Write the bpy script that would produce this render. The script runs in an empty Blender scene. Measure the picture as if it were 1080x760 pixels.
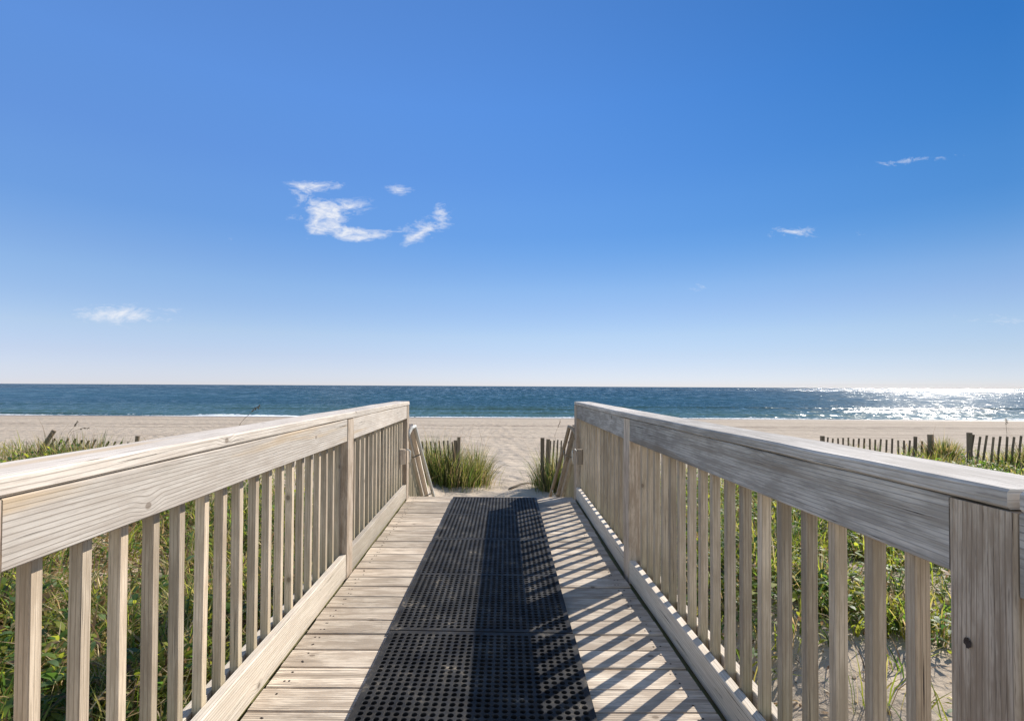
import bpy, math, random
import numpy as np
from mathutils import Vector, Matrix
R = math.radians
rng = np.random.default_rng(7)
random.seed(7)

# ------------------------------------------------------------------ camera
S = bpy.context.scene
col = S.collection
H = 1.15                     # eye height above the deck boards (deck top is z = 0)
F = 550.0                    # focal length in photo pixels (photo 1080 wide)
cam_d = bpy.data.cameras.new("camera")
cam = bpy.data.objects.new("camera", cam_d); col.objects.link(cam)
cam_d.sensor_width = 36; cam_d.lens = F / 1080 * 36
PITCH, ROLL = R(1.0), R(0.30)
cam_d.shift_x = 20 / 1080
cam_d.shift_y = 17.4 / 1080
cam_d.clip_start = 0.05; cam_d.clip_end = 60000
CM = Matrix.Rotation(R(90) + PITCH, 3, 'X') @ Matrix.Rotation(ROLL, 3, 'Z')
cam.matrix_world = Matrix.Translation((0, 0, H)) @ CM.to_4x4()
S.camera = cam

def pdir(px, py):
    """world direction through a photo pixel, scaled to y = 1"""
    d = CM @ Vector(((px - 520) / F, -(py - 397.4) / F, -1.0))
    return d / d.y
def at(px, py, Y):
    d = pdir(px, py) * Y
    return Vector((d.x, d.y, H + d.z))

# ------------------------------------------------------------------ exposure, sky, sun
S.view_settings.view_transform = 'Standard'
S.view_settings.look = 'None'
S.view_settings.gamma = 1
S.view_settings.use_curve_mapping = False
S.view_settings.exposure = 0.78
S.cycles.max_bounces = 8
S.cycles.transparent_max_bounces = 12
S.cycles.sample_clamp_indirect = 6
SUN_AZ, SUN_EL = R(47), R(37.9)          # azimuth from +Y towards +X

W = bpy.data.worlds.new("World"); S.world = W; W.use_nodes = True
nt = W.node_tree; nt.nodes.clear()
def N(nt, typ, **kw):
    n = nt.nodes.new(typ)
    for k, v in kw.items():
        if k.startswith('_'): setattr(n, k[1:], v)
        else: n.inputs[k].default_value = v
    return n
out = N(nt, 'ShaderNodeOutputWorld'); bg = N(nt, 'ShaderNodeBackground')
nt.links.new(bg.outputs[0], out.inputs[0])
sky = N(nt, 'ShaderNodeTexSky', _sky_type='NISHITA', _sun_disc=False, _sun_elevation=SUN_EL, _sun_rotation=SUN_AZ,
        _air_density=1.0, _dust_density=0.0, _ozone_density=3.0, _altitude=0)
bg.inputs['Strength'].default_value = 0.13
geo = N(nt, 'ShaderNodeTexCoord')
sep = N(nt, 'ShaderNodeSeparateXYZ'); nt.links.new(geo.outputs['Generated'], sep.inputs[0])
def M(op, a, b=None, c=None, clamp=False, tree=None):
    t = tree or nt
    n = t.nodes.new('ShaderNodeMath'); n.operation = op; n.use_clamp = clamp
    for i, v in enumerate((a, b, c)):
        if v is None: continue
        if isinstance(v, (int, float)): n.inputs[i].default_value = v
        else: t.links.new(v, n.inputs[i])
    return n.outputs[0]
# colour of the air: the sky texture, a little more saturated as in the photograph
# elevation grading of the clear air (pale at the horizon, deep overhead, deeper towards +X)
rampm = N(nt, 'ShaderNodeMapRange'); rampm.inputs['From Min'].default_value = 0.0; rampm.inputs['From Max'].default_value = 0.62
nt.links.new(sep.outputs['Z'], rampm.inputs['Value'])
#SKYMUL-BEGIN
SKY_L = [(0.0137, (0.4307, 0.4773, 0.7547)), (0.0417, (0.4632, 0.4779, 0.7057)), (0.0847, (0.5021, 0.4822, 0.6498)), (0.1488, (0.5629, 0.5313, 0.6227)), (0.2229, (0.5367, 0.5425, 0.6371)), (0.2853, (0.5362, 0.5709, 0.6623)), (0.3464, (0.5031, 0.5676, 0.686)), (0.3962, (0.4727, 0.5742, 0.7151)), (0.4449, (0.4443, 0.5751, 0.7397)), (0.5202, (0.466, 0.6095, 0.7902)), (0.6092, (0.4684, 0.6275, 0.8392)), (0.6923, (0.4888, 0.6726, 0.8913)), (0.7618, (0.508, 0.7082, 0.946))]
SKY_R = [(0.0247, (0.2803, 0.3054, 0.4521)), (0.0516, (0.2818, 0.2925, 0.4125)), (0.0931, (0.2884, 0.2896, 0.373)), (0.155, (0.3066, 0.3037, 0.358)), (0.2264, (0.2871, 0.2968, 0.3572)), (0.2867, (0.2542, 0.2951, 0.3601)), (0.3458, (0.1931, 0.276, 0.3594)), (0.394, (0.1532, 0.2628, 0.3622)), (0.4412, (0.1309, 0.2543, 0.3655)), (0.5143, (0.124, 0.2603, 0.3797)), (0.601, (0.106, 0.2572, 0.3918)), (0.6823, (0.0981, 0.2565, 0.4014)), (0.7505, (0.0888, 0.2539, 0.4088))]
#SKYMUL-END
def ramp(stops):
    r = N(nt, 'ShaderNodeValToRGB'); e = r.color_ramp.elements
    e[0].position, e[0].color = stops[0][0], (*stops[0][1], 1)
    e[1].position, e[1].color = stops[-1][0], (*stops[-1][1], 1)
    for p, c in stops[1:-1]: e.new(p).color = (*c, 1)
    nt.links.new(rampm.outputs[0], r.inputs[0]); return r.outputs[0]
hyp = M('SQRT', M('ADD', M('MULTIPLY', sep.outputs['X'], sep.outputs['X']), M('MULTIPLY', sep.outputs['Y'], sep.outputs['Y'])))
azf = N(nt, 'ShaderNodeMapRange'); azf.inputs['From Min'].default_value = -0.68; azf.inputs['From Max'].default_value = 0.70
nt.links.new(M('DIVIDE', sep.outputs['X'], hyp), azf.inputs['Value'])
grade = N(nt, 'ShaderNodeMix', _data_type='RGBA')
nt.links.new(azf.outputs[0], grade.inputs[0]); nt.links.new(ramp(SKY_L), grade.inputs[6]); nt.links.new(ramp(SKY_R), grade.inputs[7])
mulc = N(nt, 'ShaderNodeMix', _data_type='RGBA', _blend_type='MULTIPLY'); mulc.inputs['Factor'].default_value = 1
# unseen sky behind the camera, brightened and warmed as added fill light
backfill = N(nt, 'ShaderNodeMapRange', _interpolation_type='SMOOTHSTEP'); backfill.inputs['From Min'].default_value = 0.40; backfill.inputs['From Max'].default_value = -0.15
nt.links.new(sep.outputs['Y'], backfill.inputs['Value'])
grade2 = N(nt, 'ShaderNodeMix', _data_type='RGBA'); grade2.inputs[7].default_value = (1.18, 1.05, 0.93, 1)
nt.links.new(backfill.outputs[0], grade2.inputs[0]); nt.links.new(grade.outputs[2], grade2.inputs[6])
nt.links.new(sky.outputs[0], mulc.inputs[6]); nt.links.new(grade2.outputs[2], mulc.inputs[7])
# clouds: wisps of noise around directions in the sky
ysafe = M('MAXIMUM', sep.outputs['Y'], 0.02)
u = M('DIVIDE', sep.outputs['X'], ysafe); v = M('DIVIDE', sep.outputs['Z'], ysafe)
uv = N(nt, 'ShaderNodeCombineXYZ'); nt.links.new(u, uv.inputs[0]); nt.links.new(v, uv.inputs[1])
CLOUDS = [ # photo px: cx, cy, rx, ry, angle(deg, up to the right positive), strength
    (338, 196, 50, 6, -3, 0.95), (419, 200, 18, 6.5, -5, 1.0), (328, 210, 34, 11, -12, 0.85), (370, 218, 32, 11, 8, 0.85), (346, 226, 22, 10, -20, 0.7),
    (305, 230, 14, 4, 0, 0.6), (350, 240, 40, 11, -22, 1.15), (385, 248, 28, 7.5, -3, 1.05), (328, 246, 16, 9, 30, 0.75),
    (452, 240, 30, 12, 5, 1.0), (434, 253, 18, 6, 22, 0.7), (466, 223, 16, 11, -30, 0.75), (412, 245, 22, 5, 5, 0.6),
    (838, 245, 42, 8, 2, 0.9), (905, 245, 12, 5, 0, 0.5), (740, 303, 32, 6, 10, 0.55), (985, 167, 90, 5, 7, 0.47), (950, 171, 40, 4, 8, 0.3),
    (128, 332, 74, 12, -1, 1.0), (180, 326, 14, 4, 0, 0.4), (1050, 337, 70, 8, -2, 0.5), (412, 312, 14, 4, 0, 0.35),
    (862, 338, 18, 3, 0, 0.3), (60, 388, 90, 7, 0, 0.3), (640, 385, 120, 6, 0, 0.22), (240, 252, 30, 4, 0, 0.28), (1078, 178, 20, 4, 10, 0.35)]
acc = None
for cx, cy, rx, ry, an, st in CLOUDS:
    d = pdir(cx, cy)
    mp = nt.nodes.new('ShaderNodeMapping'); mp.vector_type = 'TEXTURE'
    mp.inputs['Location'].default_value = (d.x, d.z, 0)
    mp.inputs['Rotation'].default_value = (0, 0, R(an))
    mp.inputs['Scale'].default_value = (rx / F * 1.25, ry / F * 1.5, 1)
    nt.links.new(uv.outputs[0], mp.inputs[0])
    ln = nt.nodes.new('ShaderNodeVectorMath'); ln.operation = 'LENGTH'; nt.links.new(mp.outputs[0], ln.inputs[0])
    mr = N(nt, 'ShaderNodeMapRange'); mr.inputs['From Min'].default_value = 1; mr.inputs['From Max'].default_value = 0
    mr.inputs['To Max'].default_value = st
    nt.links.new(ln.outputs['Value'], mr.inputs['Value'])
    sq = M('MULTIPLY', mr.outputs[0], 1.0)
    acc = sq if acc is None else M('ADD', acc, sq)
mp = N(nt, 'ShaderNodeMapping'); mp.inputs['Scale'].default_value = (13, 34, 1); mp.inputs['Rotation'].default_value = (0, 0, R(-6))
nt.links.new(uv.outputs[0], mp.inputs[0])
nz = N(nt, 'ShaderNodeTexNoise', Scale=1.0, Detail=9.0, Roughness=0.66, Distortion=1.6); nt.links.new(mp.outputs[0], nz.inputs['Vector'])
mp2 = N(nt, 'ShaderNodeMapping'); mp2.inputs['Scale'].default_value = (60, 150, 1); nt.links.new(uv.outputs[0], mp2.inputs[0])
nz2 = N(nt, 'ShaderNodeTexNoise', Scale=1.0, Detail=6.0, Roughness=0.68, Distortion=1.0); nt.links.new(mp2.outputs[0], nz2.inputs['Vector'])
acc = M('MINIMUM', acc, 1.0)
nn = M('ADD', M('MULTIPLY', nz.outputs[0], 0.66), M('MULTIPLY', nz2.outputs[0], 0.34))
thr = M('SUBTRACT', 0.64, M('MULTIPLY', acc, 0.31))
den = M('MULTIPLY', M('SUBTRACT', nn, thr), 4.2, clamp=True)
den = M('MULTIPLY', M('MULTIPLY', den, M('MULTIPLY', acc, 3.0, clamp=True)), M('ADD', 0.30, M('MULTIPLY', acc, 0.62), clamp=True))
infront = M('GREATER_THAN', sep.outputs['Y'], 0.03)
den = M('MULTIPLY', den, infront)
mixc = N(nt, 'ShaderNodeMix', _data_type='RGBA'); mixc.inputs[7].default_value = (3.9, 4.0, 4.25, 1)
nt.links.new(den, mixc.inputs[0]); nt.links.new(mulc.outputs[2], mixc.inputs[6])
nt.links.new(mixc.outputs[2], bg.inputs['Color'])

sd = bpy.data.lights.new("sun", 'SUN'); sd.energy = 3.9; sd.angle = R(0.5); sd.color = (1.0, 0.94, 0.85)
sun = bpy.data.objects.new("sun", sd); col.objects.link(sun)
sv = Vector((math.sin(SUN_AZ) * math.cos(SUN_EL), math.cos(SUN_AZ) * math.cos(SUN_EL), math.sin(SUN_EL)))
sun.rotation_euler = sv.to_track_quat('Z', 'Y').to_euler(); sun.location = sv * 50

# ------------------------------------------------------------------ materials
def newmat(name):
    m = bpy.data.materials.new(name); m.use_nodes = True
    t = m.node_tree; t.nodes.clear()
    o = t.nodes.new('ShaderNodeOutputMaterial'); b = t.nodes.new('ShaderNodeBsdfPrincipled')
    t.links.new(b.outputs[0], o.inputs[0])
    return m, t, b, o
def L(t, a, b): t.links.new(a, b)
def mixrgb(t, fac, a, b, blend='MIX'):
    n = t.nodes.new('ShaderNodeMix'); n.data_type = 'RGBA'; n.blend_type = blend
    for i, val in ((0, fac), (6, a), (7, b)):
        if isinstance(val, (int, float)): n.inputs[i].default_value = val
        elif isinstance(val, tuple): n.inputs[i].default_value = (*val, 1)
        else: t.links.new(val, n.inputs[i])
    return n.outputs[2]
def noise(t, vec, scale, detail=4, rough=0.55, dist=0.0):
    n = N(t, 'ShaderNodeTexNoise', Scale=scale, Detail=detail, Roughness=rough, Distortion=dist)
    if vec is not None: L(t, vec, n.inputs['Vector'])
    return n.outputs[0]
def mapping(t, vec, scale=(1, 1, 1), loc=(0, 0, 0)):
    n = t.nodes.new('ShaderNodeMapping'); n.inputs['Scale'].default_value = scale; n.inputs['Location'].default_value = loc
    L(t, vec, n.inputs[0]); return n.outputs[0]
def ss(t, v, a, b, lo=0.0, hi=1.0):
    n = t.nodes.new('ShaderNodeMapRange'); n.interpolation_type = 'SMOOTHSTEP'
    n.inputs['From Min'].default_value = a; n.inputs['From Max'].default_value = b
    n.inputs['To Min'].default_value = lo; n.inputs['To Max'].default_value = hi
    L(t, v, n.inputs['Value']); return n.outputs[0]

def wood(name, light, mid, dark, knots=True, rings=1.0, stain=None, algae=0.0, bump=0.6, rough=0.85, crack=1.0, blotch=0.5, streak=0.32, island=False):
    m, t, b, o = newmat(name)
    uvn = t.nodes.new('ShaderNodeUVMap'); uvn.uv_map = 'grain'
    oi = t.nodes.new('ShaderNodeObjectInfo')
    mul = t.nodes.new('ShaderNodeVectorMath'); mul.operation = 'MULTIPLY_ADD'
    cb = t.nodes.new('ShaderNodeCombineXYZ'); L(t, oi.outputs['Random'], cb.inputs[0]); L(t, oi.outputs['Random'], cb.inputs[1])
    L(t, cb.outputs[0], mul.inputs[0]); mul.inputs[1].default_value = (37.0, 53.0, 0); L(t, uvn.outputs[0], mul.inputs[2])
    P = mul.outputs[0]
    # knots: sparse cells, grain flows round them
    kv = N(t, 'ShaderNodeTexVoronoi', Scale=1.0, Randomness=1.0); kv.voronoi_dimensions = '2D'
    L(t, mapping(t, P, (5.5, 7.5, 1)), kv.inputs['Vector'])
    kd = kv.outputs['Distance']
    sc = t.nodes.new('ShaderNodeSeparateColor'); L(t, kv.outputs['Color'], sc.inputs[0])
    keep = M('GREATER_THAN', sc.outputs[0], 0.90 if knots else 2.0, tree=t)
    swirl = M('MULTIPLY', ss(t, kd, 0.0, 0.42, 1, 0), keep, tree=t)
    knot = M('MULTIPLY', ss(t, kd, 0.05, 0.08, 1, 0), keep, tree=t)
    kring = M('MULTIPLY', ss(t, kd, 0.07, 0.19, 1, 0), keep, tree=t)
    # growth rings as stretched bands
    broad = noise(t, mapping(t, P, (0.5, 5.0, 1)), 1.0, 2, 0.45)
    ph = M('ADD', M('MULTIPLY', broad, 6.5 * rings, tree=t), M('MULTIPLY', swirl, 1.3, tree=t), tree=t)
    sp = t.nodes.new('ShaderNodeSeparateXYZ'); L(t, P, sp.inputs[0])
    ph = M('ADD', ph, M('MULTIPLY', sp.outputs[1], 90.0, tree=t), tree=t)
    ring = M('FRACT', ph, tree=t)
    line = ss(t, ring, 0.70, 0.96, 0, 1)
    line2 = ss(t, ring, 0.97, 1.0, 1, 0)
    line = M('MULTIPLY', line, line2, tree=t)
    fine = noise(t, mapping(t, P, (11.0, 230.0, 1)), 1.0, 3, 0.65)
    mid_n = noise(t, mapping(t, P, (4.5, 70.0, 1)), 1.0, 4, 0.6)
    big = noise(t, mapping(t, P, (0.45, 0.8, 1)), 1.0, 2, 0.5)
    blo = noise(t, mapping(t, P, (5.0, 14.0, 1)), 1.0, 5, 0.6)
    ck = noise(t, mapping(t, P, (1.7, 130.0, 1), (3, 7, 0)), 1.0, 2, 0.5)
    ckl = M('MULTIPLY', ss(t, ck, 0.67, 0.70, 0, 1), ss(t, blo, 0.42, 0.58, 0, crack), tree=t)
    f = M('ADD', M('MULTIPLY', mid_n, 0.9, tree=t), M('MULTIPLY', fine, 0.5, tree=t), tree=t)
    f = M('ADD', f, M('MULTIPLY', M('SUBTRACT', blo, 0.5, tree=t), blotch, tree=t), tree=t)
    c = mixrgb(t, ss(t, f, 0.52, 0.90, 0, 1), mid, light)
    c = mixrgb(t, ss(t, fine, 0.54, 0.70, 0, streak), c, dark)
    c = mixrgb(t, M('MULTIPLY', line, ss(t, blo, 0.3, 0.65, 0.10, 0.60), tree=t), c, dark)
    tone = mixrgb(t, ss(t, big, 0.36, 0.64, 0, 1), (0.74, 0.735, 0.73), (1.10, 1.085, 1.07))
    jit = t.nodes.new('ShaderNodeMapRange'); L(t, oi.outputs['Random'], jit.inputs['Value']); jit.inputs['To Min'].default_value = 0.84; jit.inputs['To Max'].default_value = 1.14
    jc = t.nodes.new('ShaderNodeCombineXYZ'); [L(t, jit.outputs[0], jc.inputs[q]) for q in range(3)]
    c = mixrgb(t, 1.0, c, jc.outputs[0], 'MULTIPLY')
    c = mixrgb(t, 1.0, c, tone, 'MULTIPLY')
    if island:
        gi = t.nodes.new('ShaderNodeNewGeometry'); ir = t.nodes.new('ShaderNodeMapRange'); L(t, gi.outputs['Random Per Island'], ir.inputs['Value']); ir.inputs['To Min'].default_value = 0.76; ir.inputs['To Max'].default_value = 1.12
        ic = t.nodes.new('ShaderNodeCombineXYZ'); [L(t, ir.outputs[0], ic.inputs[q]) for q in range(3)]
        c = mixrgb(t, 1.0, c, ic.outputs[0], 'MULTIPLY')
        smud = noise(t, mapping(t, P, (2.5, 22.0, 1), (5, 1, 0)), 1.0, 5, 0.65)
        c = mixrgb(t, ss(t, smud, 0.52, 0.72, 0, 0.55), c, (0.17, 0.135, 0.105))
    if stain:
        sm = ss(t, noise(t, mapping(t, P, (0.8, 11.0, 1), (9, 3, 0)), 1.0, 3, 0.5), 0.56, 0.68, 0, 0.65)
        c = mixrgb(t, sm, c, stain)
    c = mixrgb(t, M('MULTIPLY', kring, 0.55, tree=t), c, tuple(x * 0.75 for x in mid))
    c = mixrgb(t, M('MULTIPLY', knot, 0.62, tree=t), c, (0.13, 0.09, 0.06))
    c = mixrgb(t, ckl, c, (0.05, 0.04, 0.035))
    if algae:
        gp = t.nodes.new('ShaderNodeNewGeometry'); sg = t.nodes.new('ShaderNodeSeparateXYZ'); L(t, gp.outputs['Position'], sg.inputs[0])
        low = ss(t, sg.outputs[2], -0.02, 0.40, 1, 0)
        am = M('MULTIPLY', M('MULTIPLY', low, ss(t, blo, 0.30, 0.62, 0.25, 1), tree=t), algae, tree=t)
        c = mixrgb(t, am, c, (0.17, 0.165, 0.055))
    L(t, c, b.inputs['Base Color'])
    b.inputs['Roughness'].default_value = rough
    b.inputs['Specular IOR Level'].default_value = 0.25
    h = M('ADD', M('MULTIPLY', fine, 0.35, tree=t), M('MULTIPLY', mid_n, 0.6, tree=t), tree=t)
    h = M('SUBTRACT', h, M('MULTIPLY', line, 0.5, tree=t), tree=t)
    h = M('SUBTRACT', h, M('MULTIPLY', ckl, 1.2, tree=t), tree=t)
    h = M('ADD', h, M('MULTIPLY', kring, 0.6, tree=t), tree=t)
    bp = N(t, 'ShaderNodeBump', Strength=bump, Distance=0.0022); L(t, h, bp.inputs['Height']); L(t, bp.outputs[0], b.inputs['Normal'])
    return m

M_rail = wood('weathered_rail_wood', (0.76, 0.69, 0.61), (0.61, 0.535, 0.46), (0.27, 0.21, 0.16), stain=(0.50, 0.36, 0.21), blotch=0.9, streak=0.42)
M_rail2 = wood('shade_toned_rail_wood', (0.54, 0.495, 0.44), (0.33, 0.295, 0.255), (0.11, 0.09, 0.075), stain=(0.25, 0.195, 0.14), blotch=1.2, streak=0.5)  # shaded copy of the sunlit rail wood, the shade is in the tone
M_cap2 = wood('sun_toned_cap_wood', (0.72, 0.67, 0.61), (0.50, 0.455, 0.405), (0.20, 0.17, 0.15), blotch=1.3, crack=3.0, streak=0.5)  # lit copy for the right cap, sunlight put into its pale tone
M_bal = wood('baluster_wood', (0.63, 0.525, 0.40), (0.44, 0.355, 0.26), (0.19, 0.135, 0.09), knots=True, rings=0.4, algae=0.45, blotch=0.9, streak=0.4)
M_post = wood('post_wood', (0.67, 0.555, 0.44), (0.40, 0.31, 0.23), (0.13, 0.09, 0.06), rings=1.0, bump=1.0, blotch=1.2, streak=0.62)
M_kick = wood('kick_board_wood', (0.71, 0.635, 0.545), (0.55, 0.475, 0.39), (0.22, 0.17, 0.125), algae=0.15, blotch=0.8, streak=0.4)
M_deck = wood('deck_board_wood', (0.70, 0.60, 0.475), (0.47, 0.385, 0.295), (0.12, 0.09, 0.07), rings=0.7, blotch=1.7, bump=1.0, stain=(0.24, 0.185, 0.135), streak=0.55, crack=1.3, island=True)
M_joist = wood('joist_wood', (0.26, 0.22, 0.14), (0.18, 0.15, 0.095), (0.08, 0.06, 0.04), algae=0.9)
M_fence = wood('sand_fence_wood', (0.24, 0.185, 0.13), (0.14, 0.105, 0.07), (0.06, 0.045, 0.03), knots=False, rings=0.6)
M_drift = wood('driftwood', (0.34, 0.29, 0.23), (0.24, 0.195, 0.15), (0.1, 0.08, 0.06), knots=False)

def plain(name, c, rough=0.6, metal=0.0, var=0.15, scale=30):
    m, t, b, o = newmat(name)
    tc = t.nodes.new('ShaderNodeTexCoord')
    n = noise(t, tc.outputs['Object'], scale, 4)
    c2 = tuple(x * (1 - var * 2) for x in c); c3 = tuple(min(1, x * (1 + var)) for x in c)
    L(t, mixrgb(t, n, c2, c3), b.inputs['Base Color'])
    b.inputs['Roughness'].default_value = rough; b.inputs['Metallic'].default_value = metal
    return m
M_metal = plain('galvanised_steel', (0.30, 0.29, 0.27), 0.5, 0.7, 0.3)
M_nail = plain('rusty_nail', (0.06, 0.045, 0.04), 0.6, 0.5, 0.3, 200)
M_white = plain('white_painted_metal', (0.62, 0.6, 0.55), 0.5, 0.0, 0.15)
M_wire = plain('rusty_wire', (0.14, 0.09, 0.06), 0.7, 0.6, 0.3)

def rubber():
    m, t, b, o = newmat('black_rubber')
    tc = t.nodes.new('ShaderNodeTexCoord'); P = tc.outputs['Object']
    n1 = noise(t, P, 6, 5, 0.6); n2 = noise(t, P, 260, 3, 0.6); n3 = noise(t, P, 38, 4, 0.6)
    base = mixrgb(t, ss(t, n1, 0.3, 0.7, 0, 1), (0.014, 0.014, 0.015), (0.045, 0.043, 0.041))
    dust = M('MULTIPLY', ss(t, n1, 0.52, 0.70, 0.08, 1), ss(t, n3, 0.45, 0.70, 0, 1), tree=t)
    dust = M('MULTIPLY', dust, ss(t, n2, 0.40, 0.62, 0.2, 1), tree=t)
    c = mixrgb(t, M('MULTIPLY', dust, 0.75, tree=t), base, (0.40, 0.33, 0.24))
    L(t, c, b.inputs['Base Color'])
    L(t, ss(t, n3, 0.3, 0.7, 0.45, 0.75), b.inputs['Roughness'])
    b.inputs['Specular IOR Level'].default_value = 0.12
    bp = N(t, 'ShaderNodeBump', Strength=0.5, Distance=0.0015); L(t, M('ADD', n2, M('MULTIPLY', n3, 1.5, tree=t), tree=t), bp.inputs['Height']); L(t, bp.outputs[0], b.inputs['Normal'])
    return m
M_rubber = rubber()

def sand():
    m, t, b, o = newmat('beach_sand')
    gp = t.nodes.new('ShaderNodeNewGeometry'); P = gp.outputs['Position']
    s = t.nodes.new('ShaderNodeSeparateXYZ'); L(t, P, s.inputs[0])
    n1 = noise(t, P, 0.6, 5, 0.6); n2 = noise(t, P, 9, 6, 0.62); n3 = noise(t, P, 220, 2, 0.6)
    wob = noise(t, mapping(t, P, (0.012, 0.05, 0)), 1.0, 3, 0.5)
    band = noise(t, mapping(t, P, (0.018, 0.42, 0)), 1.0, 5, 0.6)
    c = mixrgb(t, ss(t, n1, 0.3, 0.7, 0, 1), (0.43, 0.352, 0.27), (0.52, 0.432, 0.335))
    c = mixrgb(t, ss(t, n2, 0.35, 0.75, 0, 0.22), c, (0.30, 0.25, 0.19))
    c = mixrgb(t, ss(t, n3, 0.55, 0.75, 0, 0.22), c, (0.22, 0.18, 0.14))
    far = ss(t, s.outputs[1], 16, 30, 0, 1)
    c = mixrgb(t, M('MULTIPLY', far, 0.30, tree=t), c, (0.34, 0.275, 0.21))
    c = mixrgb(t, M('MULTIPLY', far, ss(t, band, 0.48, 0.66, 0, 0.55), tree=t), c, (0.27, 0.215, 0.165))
    # a broken darker strip across the beach
    strip_y = M('ADD', s.outputs[1], M('MULTIPLY', wob, -14.0, tree=t), tree=t)
    strip_m = M('MULTIPLY', ss(t, strip_y, 32.5, 34.5, 0, 1), ss(t, strip_y, 38.5, 35, 0, 1), tree=t)
    strip_m = M('MULTIPLY', strip_m, ss(t, noise(t, mapping(t, P, (1.1, 0.5, 0)), 1.0, 5, 0.65), 0.42, 0.6, 0.2, 1), tree=t)
    c = mixrgb(t, M('MULTIPLY', strip_m, 0.7, tree=t), c, (0.17, 0.13, 0.10))
    wet = ss(t, M('ADD', s.outputs[1], M('MULTIPLY', wob, 6, tree=t), tree=t), 60.5, 66.5, 0, 1)
    c = mixrgb(t, M('MULTIPLY', wet, 0.62, tree=t), c, (0.23, 0.18, 0.135))
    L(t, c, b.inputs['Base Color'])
    L(t, ss(t, wet, 0, 1, 0.95, 0.5), b.inputs['Roughness'])
    b.inputs['Specular IOR Level'].default_value = 0.12
    foot = N(t, 'ShaderNodeTexVoronoi', Scale=2.6); foot.feature = 'SMOOTH_F1'; L(t, P, foot.inputs['Vector'])
    h = M('ADD', M('MULTIPLY', n2, 0.06, tree=t), M('MULTIPLY', n3, 0.006, tree=t), tree=t)
    h = M('ADD', h, M('MULTIPLY', foot.outputs['Distance'], 0.16, tree=t), tree=t)
    h = M('ADD', h, M('MULTIPLY', n1, 0.10, tree=t), tree=t)
    bp = N(t, 'ShaderNodeBump', Strength=0.75, Distance=1.0); L(t, h, bp.inputs['Height']); L(t, bp.outputs[0], b.inputs['Normal'])
    return m
M_sand = sand()

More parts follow.
